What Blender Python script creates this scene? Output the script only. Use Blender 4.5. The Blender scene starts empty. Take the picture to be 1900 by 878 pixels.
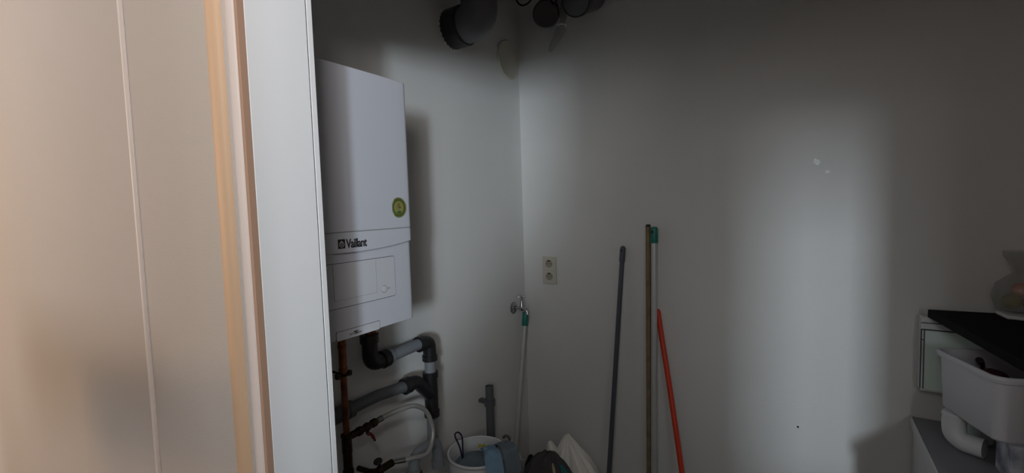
import bpy, bmesh, math, random
from mathutils import Vector, Matrix, noise
C = bpy.context.scene.collection
PI = math.pi
random.seed(4)

# ------------------------------------------------------------------ materials
def lin(c):
    return tuple((v/12.92 if v <= .04045 else ((v+.055)/1.055)**2.4) for v in c)

def mat(name, rgb, rough=.5, metal=0., spec=.5, var=0., vscale=20., bump=0., bscale=200., trans=0., alpha=1., rgb2=None):
    m = bpy.data.materials.new(name); m.use_nodes = True
    nt = m.node_tree; b = nt.nodes['Principled BSDF']
    b.inputs['Roughness'].default_value = rough
    b.inputs['Metallic'].default_value = metal
    b.inputs['Specular IOR Level'].default_value = spec
    b.inputs['Transmission Weight'].default_value = trans
    b.inputs['Alpha'].default_value = alpha
    c = lin(rgb)
    tc = nt.nodes.new('ShaderNodeTexCoord')
    if var > 0 or rgb2:
        n = nt.nodes.new('ShaderNodeTexNoise'); n.inputs['Scale'].default_value = vscale; n.inputs['Detail'].default_value = 6
        nt.links.new(tc.outputs['Object'], n.inputs['Vector'])
        r = nt.nodes.new('ShaderNodeValToRGB')
        d = lin(rgb2) if rgb2 else tuple(v*(1-var) for v in c)
        r.color_ramp.elements[0].position = .35; r.color_ramp.elements[1].position = .65
        r.color_ramp.elements[0].color = (*d, 1); r.color_ramp.elements[1].color = (*c, 1)
        nt.links.new(n.outputs['Fac'], r.inputs['Fac']); nt.links.new(r.outputs['Color'], b.inputs['Base Color'])
    else:
        b.inputs['Base Color'].default_value = (*c, 1)
    if bump > 0:
        n2 = nt.nodes.new('ShaderNodeTexNoise'); n2.inputs['Scale'].default_value = bscale; n2.inputs['Detail'].default_value = 4
        nt.links.new(tc.outputs['Object'], n2.inputs['Vector'])
        bp = nt.nodes.new('ShaderNodeBump'); bp.inputs['Strength'].default_value = bump; bp.inputs['Distance'].default_value = .002
        nt.links.new(n2.outputs['Fac'], bp.inputs['Height']); nt.links.new(bp.outputs['Normal'], b.inputs['Normal'])
    return m

M = dict(
    wall=mat('closet_plaster', (.84,.84,.83), .9, spec=.2, var=.03, vscale=3, bump=.25, bscale=160),
    hallwall=mat('hall_paint', (.79,.765,.74), .8, spec=.2, var=.02, vscale=2, bump=.2, bscale=220),
    floor=mat('floor_tile', (.30,.29,.29), .5, var=.2, vscale=8),
    ceil=mat('ceiling_paint', (.85,.85,.84), .9),
    jamb=mat('white_lacquer', (.90,.90,.90), .45, spec=.3),
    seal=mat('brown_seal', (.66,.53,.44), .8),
    bead=mat('cream_wood', (.86,.72,.585), .55), casing=mat('casing_paint', (.86,.80,.76), .5),
    strip=mat('pale_strip', (.97,.93,.90), .5),
    boiler=mat('boiler_white', (.76,.77,.80), .38, spec=.4),
    boiler2=mat('boiler_flap_white', (.77,.78,.80), .5, spec=.3),
    groove=mat('dark_groove', (.22,.22,.24), .8),
    seam=mat('shallow_seam', (.56,.57,.58), .7),
    ink=mat('black_ink', (.09,.09,.10), .6),
    inkgrey=mat('grey_ink', (.42,.42,.43), .6),
    emb=mat('emblem_light', (.70,.70,.70), .6),
    st1=mat('sticker_dark_olive', (.26,.27,.13), .5), st2=mat('sticker_gold', (.52,.52,.30), .5),
    st3=mat('sticker_green', (.31,.36,.13), .5), st4=mat('sticker_brown', (.36,.24,.12), .5), st5=mat('sticker_leaf', (.10,.30,.16), .5),
    copper=mat('copper', (.60,.38,.27), .28, metal=.95, var=.5, vscale=30),
    brass=mat('tarnished_brass', (.27,.22,.16), .4, metal=.9, var=.4, vscale=60),
    blackpl=mat('black_plastic', (.11,.11,.115), .38),
    greypl=mat('grey_pvc', (.50,.52,.54), .5),
    darkgreypl=mat('dark_grey_pvc', (.33,.34,.35), .5),
    duct=mat('duct_grey', (.40,.40,.41), .45),
    ductdark=mat('duct_collar', (.17,.17,.175), .35),
    chrome=mat('chrome', (.72,.73,.74), .2, metal=1),
    braid=mat('steel_braid', (.74,.74,.72), .4, metal=.4, var=.4, vscale=400),
    red=mat('red_handle', (.38,.09,.11), .5),
    sock=mat('socket_cream', (.76,.75,.69), .5), sockdark=mat('socket_recess', (.62,.59,.54), .6), hole=mat('hole_black', (.05,.05,.05), .7),
    teal=mat('teal_plastic', (.10,.45,.41), .45),
    polegrey=mat('dark_grey_handle', (.30,.32,.36), .45),
    polewood=mat('bare_wood', (.52,.44,.31), .65, var=.3, vscale=25),
    alu=mat('aluminium', (.74,.75,.75), .42, metal=.25),
    redpole=mat('orange_red_handle', (.80,.22,.10), .45),
    white=mat('white_plastic', (.84,.85,.85), .42),
    dullwhite=mat('appliance_white', (.82,.82,.82), .5),
    greytop=mat('appliance_top', (.52,.52,.54), .5),
    greyplastic=mat('tub_grey_white', (.82,.82,.84), .45),
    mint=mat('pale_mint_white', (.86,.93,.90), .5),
    black=mat('matt_black', (.07,.07,.075), .75, spec=.2),
    maroon=mat('maroon_cloth', (.28,.12,.12), .9, var=.4, vscale=30),
    card=mat('printed_carton', (.78,.80,.84), .7, rgb2=(.45,.47,.52), vscale=14),
    bluegrey=mat('blue_grey_cloth', (.42,.47,.51), .95, var=.15, vscale=25, bump=.5, bscale=120),
    lightblue=mat('light_blue_cloth', (.48,.60,.70), .95, var=.12, vscale=25, bump=.5, bscale=120),
    darkcloth=mat('dark_grey_cloth', (.29,.28,.28), .95, var=.25, vscale=20, bump=.5, bscale=120),
    tealcloth=mat('teal_ribbon', (.13,.42,.44), .9),
    motif=mat('beige_motif', (.62,.58,.48), .9),
    tissue=mat('white_tissue', (.75,.75,.72), .9),
    bagwhite=mat('white_bag_film', (.93,.92,.89), .55, var=.06, vscale=10),
    navy=mat('navy_cord', (.07,.08,.20), .8),
    yellow=mat('yellow_print', (.75,.72,.20), .6),
    film=mat('clear_film', (.62,.62,.60), .25, alpha=.42),

    orange=mat('orange_fruit', (.80,.36,.08), .5, var=.2, vscale=20), olive=mat('olive_fruit', (.50,.48,.10), .5, var=.2, vscale=20),
    rough=mat('bare_patch', (.97,.99,.98), .9, var=.15, vscale=120),
)

# ------------------------------------------------------------------ object helpers
ROOT = {}
def obj(name, bm, m, parent=None, smooth=True, bevel=0., seg=2, sub=0):
    me = bpy.data.meshes.new(name)
    if parent is not None:
        bmesh.ops.translate(bm, verts=bm.verts, vec=-ROOT[parent])
    bmesh.ops.recalc_face_normals(bm, faces=bm.faces)
    bm.to_mesh(me); bm.free()
    o = bpy.data.objects.new(name, me); C.objects.link(o)
    for mm in (m if isinstance(m, (list, tuple)) else [m]): me.materials.append(mm)
    if parent is not None:
        o.parent = parent; ROOT[o] = ROOT[parent]
    else:
        ROOT[o] = Vector((0,0,0))
    if smooth:
        for p in me.polygons: p.use_smooth = True
        try: me.set_sharp_from_angle(angle=math.radians(38))
        except Exception: pass
    if bevel > 0:
        md = o.modifiers.new('bevel', 'BEVEL'); md.width = bevel; md.segments = seg; md.limit_method = 'ANGLE'; md.angle_limit = math.radians(40)
    if sub:
        md = o.modifiers.new('subd', 'SUBSURF'); md.levels = sub; md.render_levels = sub
    return o
def thing(name, label, cat, loc, group=None):
    o = bpy.data.objects.new(name, None); C.objects.link(o)
    o.location = loc; o.empty_display_size = .05
    ROOT[o] = Vector(loc)
    o['label'] = label; o['category'] = cat
    if group: o['group'] = group
    return o
def tag(o, label, cat, group=None):
    o['label'] = label; o['category'] = cat
    if group: o['group'] = group
    return o
def struct(o):
    o['kind'] = 'structure'; return o

def box(bm, x0, x1, y0, y1, z0, z1, mtx=None):
    vs = [bm.verts.new(v) for v in ((x0,y0,z0),(x1,y0,z0),(x1,y1,z0),(x0,y1,z0),(x0,y0,z1),(x1,y0,z1),(x1,y1,z1),(x0,y1,z1))]
    for f in ((0,3,2,1),(4,5,6,7),(0,1,5,4),(1,2,6,5),(2,3,7,6),(3,0,4,7)): bm.faces.new([vs[i] for i in f])
    if mtx: bmesh.ops.transform(bm, matrix=mtx, verts=vs)
    return vs
def frame_of(d, up=None):
    d = d.normalized()
    a = up if up is not None else (Vector((0,0,1)) if abs(d.z) < .9 else Vector((1,0,0)))
    u = a.cross(d).normalized(); return u, d.cross(u)
def smoothpath(pts, n=8):
    """Catmull-Rom through points"""
    P = [Vector(p) for p in pts]; out = []
    for i in range(len(P)-1):
        p0 = P[max(i-1,0)]; p1 = P[i]; p2 = P[i+1]; p3 = P[min(i+2,len(P)-1)]
        for k in range(n):
            t = k/n
            out.append(.5*((2*p1)+(-p0+p2)*t+(2*p0-5*p1+4*p2-p3)*t*t+(-p0+3*p1-3*p2+p3)*t**3))
    out.append(P[-1]); return out
def fillet(pts, r, n=8):
    """polyline with rounded corners"""
    P = [Vector(p) for p in pts]; out = [P[0]]
    for i in range(1, len(P)-1):
        a = (P[i-1]-P[i]); b = (P[i+1]-P[i])
        rr = min(r, a.length*.49, b.length*.49)
        s = P[i]+a.normalized()*rr; e = P[i]+b.normalized()*rr
        for k in range(n+1):
            t = k/n; out.append((1-t)**2*s+2*t*(1-t)*P[i]+t*t*e)
    out.append(P[-1]); return out
def tube(bm, pts, r, n=16, caps=True, hollow=0., squash=None):
    P = [Vector(p) for p in pts]; L = len(P)
    rad = r if isinstance(r, (list, tuple)) else [r]*L
    rings = []; u = None
    for i in range(L):
        d = (P[min(i+1,L-1)]-P[max(i-1,0)])
        if d.length < 1e-9: d = Vector((0,0,1))
        d.normalize()
        if u is None: u, v = frame_of(d)
        else:
            u = (u - d*u.dot(d)).normalized(); v = d.cross(u)
        rings.append([bm.verts.new(P[i]+(u*math.cos(2*PI*k/n)+v*math.sin(2*PI*k/n))*rad[i]) for k in range(n)])
    for i in range(L-1):
        for k in range(n): bm.faces.new((rings[i][k], rings[i][(k+1)%n], rings[i+1][(k+1)%n], rings[i+1][k]))
    if caps:
        bm.faces.new(rings[0][::-1])
        if hollow <= 0: bm.faces.new(rings[-1])
        else:
            d = (P[-1]-P[-2]).normalized()
            inner = [bm.verts.new(P[-1]+(vv.co-P[-1])*hollow) for vv in rings[-1]]
            deep = [bm.verts.new(vv.co-d*min((P[-1]-P[0]).length*.6, .05)) for vv in inner]
            for k in range(n):
                bm.faces.new((rings[-1][k], rings[-1][(k+1)%n], inner[(k+1)%n], inner[k]))
                bm.faces.new((inner[k], inner[(k+1)%n], deep[(k+1)%n], deep[k]))
            bm.faces.new(deep)
def cyl(bm, a, b, r, r2=None, n=24, hollow=0.): tube(bm, [a, b], [r, r if r2 is None else r2], n, True, hollow)
def lathe(bm, prof, c, axis=Vector((0,0,1)), n=40, closed=False):
    axis = Vector(axis).normalized(); u, v = frame_of(axis); c = Vector(c); rings = []
    for (r, h) in prof:
        if r < 1e-6: rings.append([bm.verts.new(c+axis*h)])
        else: rings.append([bm.verts.new(c+axis*h+(u*math.cos(2*PI*k/n)+v*math.sin(2*PI*k/n))*r) for k in range(n)])
    for a, b in zip(rings, rings[1:]):
        for k in range(n):
            k2 = (k+1) % n
            if len(a) == 1 and len(b) == 1: continue
            if len(a) == 1: bm.faces.new((a[0], b[k2], b[k]))
            elif len(b) == 1: bm.faces.new((a[k], a[k2], b[0]))
            else: bm.faces.new((a[k], a[k2], b[k2], b[k]))
def prism(bm, poly, z0, z1, mtx=None):
    """plan polygon extruded in z"""
    a = [bm.verts.new((x, y, z0)) for x, y in poly]; b = [bm.verts.new((x, y, z1)) for x, y in poly]; n = len(poly)
    bm.faces.new(a[::-1]); bm.faces.new(b)
    for i in range(n): bm.faces.new((a[i], a[(i+1)%n], b[(i+1)%n], b[i]))
    if mtx: bmesh.ops.transform(bm, matrix=mtx, verts=a+b)
def torus(bm, c, R, r, axis, n=40, k=10, a0=0., a1=2*PI):
    axis = Vector(axis).normalized(); u, v = frame_of(axis); c = Vector(c)
    full = abs(a1-a0-2*PI) < 1e-6
    pts = [c+(u*math.cos(a0+(a1-a0)*i/n)+v*math.sin(a0+(a1-a0)*i/n))*R for i in range(n+1)]
    tube(bm, pts, r, k, caps=not full)
def rrect(x0, x1, y0, y1, r, n=6):
    out = []
    for cx, cy, a in ((x1-r,y1-r,0),(x0+r,y1-r,PI/2),(x0+r,y0+r,PI),(x1-r,y0+r,1.5*PI)):
        for k in range(n+1): out.append((cx+r*math.cos(a+k*PI/2/n), cy+r*math.sin(a+k*PI/2/n)))
    return out
def text_bm(s, size, mtx, extrude=.0004, bold=0., xs=1., space=1.):
    cu = bpy.data.curves.new('lettering', 'FONT'); cu.body = s; cu.size = size; cu.extrude = extrude; cu.offset = bold; cu.space_character = space
    o = bpy.data.objects.new('lettering', cu); C.objects.link(o)
    dg = bpy.context.evaluated_depsgraph_get(); me = bpy.data.meshes.new_from_object(o.evaluated_get(dg))
    bpy.data.objects.remove(o); bpy.data.curves.remove(cu)
    bm = bmesh.new(); bm.from_mesh(me); bpy.data.meshes.remove(me)
    bmesh.ops.transform(bm, matrix=mtx @ Matrix.Diagonal((xs,1,1,1)), verts=bm.verts)
    return bm
def face_x(x, y, z):
    """local XY drawing plane put on a surface that faces +x (reads left to right along +y)"""
    return Matrix(((0,0,1,x),(1,0,0,y),(0,1,0,z),(0,0,0,1)))
def N(): return bmesh.new()

# ------------------------------------------------------------------ the setting
YB = 2.222           # back wall of the closet
def slab_obj(name, boxes, m, bev=0.):
    bm = N()
    for b in boxes: box(bm, *b)
    return struct(obj(name, bm, m, smooth=False, bevel=bev))
slab_obj('floor', [(-4.3,3.7,-2.9,2.35,-.1,0)], M['floor'])
slab_obj('ceiling', [(-4.3,3.7,-2.9,2.35,2.8,2.9)], M['ceil'])
slab_obj('wall_back', [(-.12,2.75,YB,YB+.12,0,2.8)], M['wall'])
slab_obj('wall_left', [(-.12,0,.60,YB,0,2.8)], M['wall'])
slab_obj('wall_right', [(2.6,2.72,.60,YB,0,2.8)], M['wall'])
slab_obj('wall_front', [(-4.3,.455,.445,.60,0,2.8),(.455,2.08,.445,.60,2.15,2.8),(2.08,3.7,.445,.60,0,2.8)], M['hallwall'])
slab_obj('wall_hall_left', [(-4.3,-4.2,-2.9,.445,0,2.8)], M['hallwall'])
slab_obj('wall_hall_right', [(3.6,3.7,-2.9,.445,0,2.8)], M['hallwall'])
slab_obj('wall_hall_rear', [(-4.2,2.48,-2.9,-2.78,0,2.8),(3.52,3.6,-2.9,-2.78,0,2.8),(2.48,3.52,-2.9,-2.78,0,1.40),(2.48,3.52,-2.9,-2.78,2.32,2.8)], M['hallwall'])
# unseen blocker wall added so its openings cut the window light into patches
bm = N()
poly = [(-.28,0),(3.6,0),(3.6,1.20),(2.19,1.12),(2.19,1.80),(3.6,1.75),(3.6,2.8),(1.805,2.8),(1.805,1.77),(1.23,1.02),(1.23,2.8),(-.28,2.8)]
a = [bm.verts.new((x,-.62,z)) for x, z in poly]; b = [bm.verts.new((x,-.50,z)) for x, z in poly]
bm.faces.new(a); bm.faces.new(b[::-1])
for i in range(len(poly)): bm.faces.new((a[i], b[i], b[(i+1)%len(poly)], a[(i+1)%len(poly)]))
struct(obj('added_light_blocker', bm, M['hallwall'], smooth=False))
# added out-of-view panel on a post, casting the soft shadow on the hall wall
bm = N(); A, B = Vector((-.27,-.06,0)), Vector((-1.50,-.42,0)); nrm = Vector((B.y-A.y, A.x-B.x, 0)).normalized()*.012
q = []
for p, zl, zh in ((A,1.25,1.41),(B,1.19,1.38)):
    q.append([bm.verts.new(p+sg*nrm+Vector((0,0,z))) for sg, z in ((1,zl),(-1,zl),(-1,zh),(1,zh))])
for k in range(4): bm.faces.new((q[0][k], q[0][(k+1)%4], q[1][(k+1)%4], q[1][k]))
bm.faces.new(q[0]); bm.faces.new(q[1][::-1])
for t_ in (.03,): p = A.lerp(B,t_); cyl(bm, p, p+Vector((0,0,1.25)), .008, n=12)
struct(obj('added_shadow_panel', bm, M['jamb'], smooth=False))
# rear window
w = obj('window_1', (lambda bm: ([box(bm,*q) for q in ((2.48,2.52,-2.86,-2.80,1.40,2.32),(3.48,3.52,-2.86,-2.80,1.40,2.32),(2.52,3.48,-2.86,-2.80,1.40,1.44),(2.52,3.48,-2.86,-2.80,2.28,2.32))], bm)[1])(N()), M['jamb'], smooth=False)
struct(w)

# door frame at the left of the opening
fr = bpy.data.objects.new('door_1', None); C.objects.link(fr); fr.location = (.487,.52,0); ROOT[fr] = Vector(fr.location); fr['kind'] = 'structure'
bm = N(); box(bm, .455,.487,.468,.595,0,2.15); obj('jamb_lining', bm, M['jamb'], fr, bevel=.0015)
bm = N(); box(bm, .455,.4872,.5965,.609,0,2.15); obj('inner_stop', bm, M['jamb'], fr, bevel=.001)
bm = N(); box(bm, .455,.4858,.5948,.5968,0,2.15); obj('joint', bm, M['groove'], fr, smooth=False)
# compressible seal with a wavy lip
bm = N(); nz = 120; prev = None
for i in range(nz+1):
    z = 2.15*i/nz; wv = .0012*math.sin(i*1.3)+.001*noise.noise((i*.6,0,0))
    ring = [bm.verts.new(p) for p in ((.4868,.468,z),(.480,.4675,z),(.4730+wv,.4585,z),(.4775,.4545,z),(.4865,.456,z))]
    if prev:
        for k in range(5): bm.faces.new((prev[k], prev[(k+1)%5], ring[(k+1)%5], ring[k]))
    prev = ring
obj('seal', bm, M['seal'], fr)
# casing face and rounded bead on the hall side
bm = N(); prism(bm, [(.452,.468),(.452,.452),(.456,.4485),(.466,.4485),(.470,.450),(.477,.452),(.479,.455),(.479,.468)], 0, 2.22); obj('casing', bm, M['casing'], fr)
bm = N(); pl = [(.408,.4455)]
for k in range(11):
    t = PI-PI*k/10*.85; pl.append((.431+.023*math.cos(t), .445-.016*math.sin(t)))
pl.append((.4525,.4455)); prism(bm, pl, 0, 2.22); obj('bead_moulding', bm, M['bead'], fr)
# slender half-round strip on the hall wall
bm = N(); prism(bm, [(-.016+.0075-.0075*math.cos(t), .445-.008*math.sin(t)) for t in [PI*k/10 for k in range(11)]], 0, 2.8)
o = struct(obj('trim_1', bm, M['strip']))

# scuffs on the back wall : chipped paint
def splat(c, R, seed, n=40, stretch=1., ang=0.):
    bm = N(); vs = []
    for k in range(n):
        a_ = 2*PI*k/n; r = R*(.75+.45*noise.noise((math.cos(a_)*1.6+seed, math.sin(a_)*1.6, seed))+.18*noise.noise((math.cos(a_)*6, math.sin(a_)*6, seed)))
        x, z = r*math.cos(a_)*stretch, r*math.sin(a_)
        vs.append(bm.verts.new((c[0]+x*math.cos(ang)-z*math.sin(ang), YB-.0006, c[1]+x*math.sin(ang)+z*math.cos(ang))))
    bm.faces.new(vs)
    r = bmesh.ops.extrude_face_region(bm, geom=bm.faces[:])
    bmesh.ops.translate(bm, verts=[v for v in r['geom'] if isinstance(v, bmesh.types.BMVert)], vec=(0,.0006,0))
    return bm
chip = obj('paint_chip', splat((1.389,1.742), .017, 2.2, stretch=.85, ang=.5), M['rough'], smooth=False); tag(chip, 'larger ragged white chip in the paint of the back wall', 'paint chip')
chip = obj('paint_chip', splat((1.425,1.700), .007, 5.1, stretch=1.6, ang=-.3), M['rough'], smooth=False); tag(chip, 'smaller white paint scratch just below and right of the ragged chip', 'paint chip')
bm = N(); cyl(bm, (1.336,YB,.634), (1.336,YB-.006,.634), .0032, n=10)
tag(obj('wall_nail', bm, M['hole'], smooth=False), 'tiny dark nail head low on the back wall', 'nail')

# ------------------------------------------------------------------ boiler
Y0, Y1, YC, ZB_, ZT = .584, 1.024, .804, 1.2625, 1.9825
HB = 'white wall-hung gas boiler with black maker lettering and round green sticker'
bo = thing('gas_boiler', HB, 'boiler', (0, YC, ZB_))
def bx_(y, base): return base + .006*(1-((y-YC)/.22)**2)
def front_poly(base, back, rc=.016, inset=0.):
    pts = []; y0, y1 = Y0+inset, Y1-inset
    pts.append((back, y0))
    for k in range(6):
        t = PI/2*k/5; pts.append((bx_(y0+rc, base)-rc+rc*math.sin(t), y0+rc-rc*math.cos(t)))
    for k in range(1, 24):
        y = y0+rc+(y1-y0-2*rc)*k/24; pts.append((bx_(y, base), y))
    for k in range(6):
        t = PI/2*k/5; pts.append((bx_(y1-rc, base)-rc+rc*math.cos(t), y1-rc+rc*math.sin(t)))
    pts.append((back, y1))
    return pts
bm = N(); prism(bm, front_poly(.326, .0, inset=.0005), ZB_, ZT-.004); obj('casing', bm, M['boiler'], bo)
def arcz(y): return 1.4895+.0165*((y-YC)/.22)**2
def cover(bm, zt, zbf, base, back):
    poly = front_poly(base, back)
    T = [bm.verts.new((x, y, zt)) for x, y in poly]; B = [bm.verts.new((x, y, zbf(y))) for x, y in poly]; n = len(poly)
    T2 = [bm.verts.new((max(x-.012,back) , y, zt)) for x, y in poly]
    for i in range(n-1): bm.faces.new((B[i], B[i+1], T[i+1], T[i]))
    bm.faces.new(T[::-1]); bm.faces.new(B)
    for v in T2: bm.verts.remove(v)
bm = N(); cover(bm, ZT, lambda y: 1.5465, .333, .02); obj('front_cover', bm, M['boiler'], bo, bevel=.0015)
bm = N(); cover(bm, 1.5445, arcz, .333, .02); obj('lower_band', bm, M['boiler'], bo, bevel=.002)
bm = N(); cover(bm, 1.5470, lambda y: 1.5440, .3324, .03); obj('seam', bm, M['seam'], bo)
# small highlight screw at the end of the seam
bm = N(); cyl(bm, (.322,1.017,1.5435), (.331,1.020,1.5435), .003, n=10); obj('screw', bm, M['chrome'], bo)
# display flap: outline groove, door, inner window, knob
def curved_rect(bm, y0, y1, z0, z1, r, off, base=.326, n=24):
    """rounded-rectangle plate that follows the curved front"""
    ys = [y0+r*(1-math.cos(PI/2*k/5)) for k in range(6)]
    ys += [y0+r+(y1-y0-2*r)*k/n for k in range(1, n)]
    ys += [y1-r*(1-math.cos(PI/2*k/5)) for k in range(5, -1, -1)]
    F = []; B = []
    for y in ys:
        e = max(y0+r-y, y-(y1-r), 0); c = r-math.sqrt(max(r*r-e*e, 0)); x = bx_(y, base)
        F.append((bm.verts.new((x+off, y, z0+c)), bm.verts.new((x+off, y, z1-c))))
        B.append((bm.verts.new((x-.003, y, z0+c)), bm.verts.new((x-.003, y, z1-c))))
    for i in range(len(ys)-1):
        bm.faces.new((F[i][0], F[i+1][0], F[i+1][1], F[i][1])); bm.faces.new((B[i][1], B[i+1][1], B[i+1][0], B[i][0]))
        bm.faces.new((F[i][1], F[i+1][1], B[i+1][1], B[i][1])); bm.faces.new((F[i+1][0], F[i][0], B[i][0], B[i+1][0]))
    bm.faces.new((F[0][0], F[0][1], B[0][1], B[0][0])); bm.faces.new((F[-1][1], F[-1][0], B[-1][0], B[-1][1]))
bm = N(); curved_rect(bm, .661,.947,1.345,1.465,.007,.0006); obj('flap_gap', bm, M['groove'], bo, smooth=False)
bm = N(); curved_rect(bm, .6622,.9455,1.3466,1.4636,.006,.0016); flap = obj('control_flap', bm, M['boiler2'], bo, smooth=False)
bm = N(); curved_rect(bm, .7335,.8745,1.3665,1.4620,.002,.00195); obj('window_edge', bm, M['inkgrey'], flap, smooth=False)
bm = N(); curved_rect(bm, .7345,.8737,1.3672,1.4630,.002,.0024); obj('window_pane', bm, M['boiler2'], flap, smooth=False)
kx = bx_(.901,.326)+.0012
bm = N(); lathe(bm, [(.0098,0),(.0098,.0012),(.0088,.0022),(.0,.0024)], (kx,.901,1.372), (1,0,0), 28); kn = obj('button', bm, M['boiler2'], flap)
bm = N(); torus(bm, (kx+.0006,.901,1.372), .0102, .0007, (1,0,0), 28, 6); obj('button_ring', bm, M['inkgrey'], kn)
bm = N(); torus(bm, (kx+.0004,.9185,1.372), .0024, .0005, (1,0,0), 14, 6); obj('indicator', bm, M['inkgrey'], flap)
# bottom flap with the small type lettering
bm = N(); curved_rect(bm, .735,.8775,1.2600,1.2836,.004,.0016); bf = obj('bottom_flap', bm, M['boiler2'], bo, smooth=False)
bm = N(); curved_rect(bm, .7335,.8790,1.2605,1.2850,.004,.0008); obj('bottom_flap_gap', bm, M['inkgrey'], bo, smooth=False)
bm = N(); box(bm, bx_(.857,.326)+.0017, bx_(.857,.326)+.0019, .8568,.8573,1.2605,1.2830); obj('bottom_flap_joint', bm, M['emb'], bf, smooth=False)
tx = bx_(.795,.326)+.0018
obj('eco_lettering', text_bm('eco', .0100, face_x(tx,.7740,1.2672), xs=.95), M['inkgrey'], bf, smooth=False)
obj('tec_lettering', text_bm('TEC', .0115, face_x(tx,.7880,1.2674), bold=.0005, xs=.72), M['ink'], bf, smooth=False)
obj('plus_lettering', text_bm('plus', .0080, face_x(tx,.8035,1.2678), xs=.8), M['inkgrey'], bf, smooth=False)
# maker lettering and emblem
lx = bx_(.80,.333)+.0006
bm = text_bm('Vaillant', .0335, face_x(lx,.7745,1.5035), bold=.0006, xs=.735, space=.93); obj('maker_lettering', bm, M['ink'], bo, smooth=False)
bm = N(); prism(bm, [(y,z) for y,z in rrect(.7495,.7712,1.5030,1.5275,.0008,2)], -.0005, .0006, face_x(bx_(.76,.333),0,0)); em = obj('emblem', bm, M['ink'], bo, smooth=False)
bm = N(); ex = bx_(.76,.333)
bm_pts = []
torus(bm, (ex+.0008,.7603,1.5138), .0068, .0009, (1,0,0), 20, 6, *( (0,2*PI)))
lathe(bm, [(.0028,0),(.0026,.0005),(0,.0006)], (ex+.0006,.7603,1.5208), (1,0,0), 16)
for s in (-1,1):
    tube(bm, [(ex+.0009,.7603+s*.0018,1.5185),(ex+.0009,.7603+s*.0025,1.5145),(ex+.0009,.7603+s*.0010,1.5105)], .0006, 6)
    tube(bm, [(ex+.0009,.7603+s*.0050,1.5190),(ex+.0009,.7603+s*.0066,1.5160)], .0007, 6)
obj('emblem_drawing', bm, M['emb'], em)
# round sticker
sx_, sy_, sz_ = bx_(.968,.333)+.0003, .968, 1.607
bm = N(); lathe(bm, [(.0300,0),(.0300,.0004),(0,.0004)], (sx_,sy_,sz_), (1,0,-.0), 48); sk = obj('sticker', bm, M['st1'], bo)
for R_, r_, mm in ((.0278,.0010,'st2'),(.0225,.0032,'st3'),(.0182,.0008,'st2')):
    bm = N(); lathe(bm, [(R_-r_,.0002),(R_-r_,.0007),(R_+r_,.0007),(R_+r_,.0002)], (sx_,sy_,sz_), (1,0,0), 48); obj('sticker_ring', bm, M[mm], sk)
bm = N(); lathe(bm, [(.0172,.0002),(.0172,.0006),(0,.0006)], (sx_,sy_,sz_), (1,0,0), 40); obj('sticker_disc', bm, M['st2'], sk)
bm = N()
tube(bm, [(sx_+.0008,sy_,sz_-.013),(sx_+.0008,sy_+.0005,sz_+.004)], .0007, 6)
for dy, dz, r_ in ((-.004,.006,.0026),(.0025,.009,.0024),(.005,.001,.0034),(-.006,-.001,.0018),(0,.012,.002),(-.001,.003,.0014)):
    lathe(bm, [(r_,.0004),(r_*.9,.0009),(0,.001)], (sx_,sy_+dy,sz_+dz), (1,0,0), 12)
obj('sticker_tree', bm, M['st4'], sk)
bm = N()
for s in (-1,1):
    tube(bm, smoothpath([(sx_+.0009,sy_,sz_-.0165),(sx_+.0009,sy_+s*.0045,sz_-.0135),(sx_+.0009,sy_+s*.0065,sz_-.0105)],4), [.0012,.0018,.0022,.0024,.0026,.0022,.0018,.001,.0004], 8)
obj('sticker_leaves', bm, M['st5'], sk)
# flue on the top
bm = N(); lathe(bm, [(.062,0),(.062,.022),(.050,.030),(.050,.06)], (.135,.792,ZT-.004), n=32); obj('flue_collar', bm, M['duct'], bo)
bm = N(); cyl(bm, (.135,.792,ZT+.05), (.135,.792,2.7995), .046, n=32); obj('flue_pipe', bm, M['duct'], bo)

# ------------------------------------------------------------------ pipework below the boiler
# copper riser with its valve branch and braided filling hose
PX = .085
cp = thing('copper_pipe', 'copper water pipe running down the wall under the left part of the boiler', 'pipe', (PX,.926,0))
bm = N(); cyl(bm, (PX,.926,0), (PX,.928,ZB_-.0005), .0105, n=20); obj('riser', bm, M['copper'], cp)
bm = N()
for z0, z1, r_ in ((1.205,1.225,.0150),(1.155,1.165,.0145),(1.165,1.205,.0130),(1.075,1.087,.0145),(1.087,1.155,.0125)):
    cyl(bm, (PX,.928,z0), (PX,.928,z1), r_, n=20)
obj('compression_fitting', bm, M['copper'], cp)
bm = N(); torus(bm, (PX,.928,1.064), .0135, .004, (0,0,1), 24, 8); cyl(bm, (0.0,.928,1.064), (PX-.012,.928,1.064), .004, n=10)
for s in (-1,1): box(bm, PX-.008,PX+.008, .928+s*.021-.007,.928+s*.021+.007, 1.056,1.072)
obj('pipe_clip', bm, M['brass'], cp)
bm = N(); cyl(bm, (PX,.927,.855), (PX,.927,.800), .0165, n=20); cyl(bm, (PX,.927,.862), (PX,.927,.855), .0185, n=20); cyl(bm, (PX,.927,.80), (PX,.927,.72), .0150, n=20); cyl(bm, (PX,.927,.74), (PX,.927,.728), .0178, n=20)
tube(bm, [(PX,.93,.868-.018),(PX,.975,.868-.018)], .0125, 16); tube(bm, [(PX,.972,.850),(PX,.985,.850)], .0155, 16)
obj('tee', bm, M['brass'], cp)
bm = N(); tube(bm, [(PX,.985,.850),(PX,1.035,.852)], .0115, 16); lathe(bm, [(0,-.016),(.012,-.013),(.0160,0),(.012,.013),(0,.016)], (PX,1.010,.851), (0,1,0), 20)
tube(bm, [(PX,1.030,.852),(PX,1.050,.8535)], .0145, 6); cyl(bm, (PX,1.012,.848), (PX,1.012,.826), .006, n=12)
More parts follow.
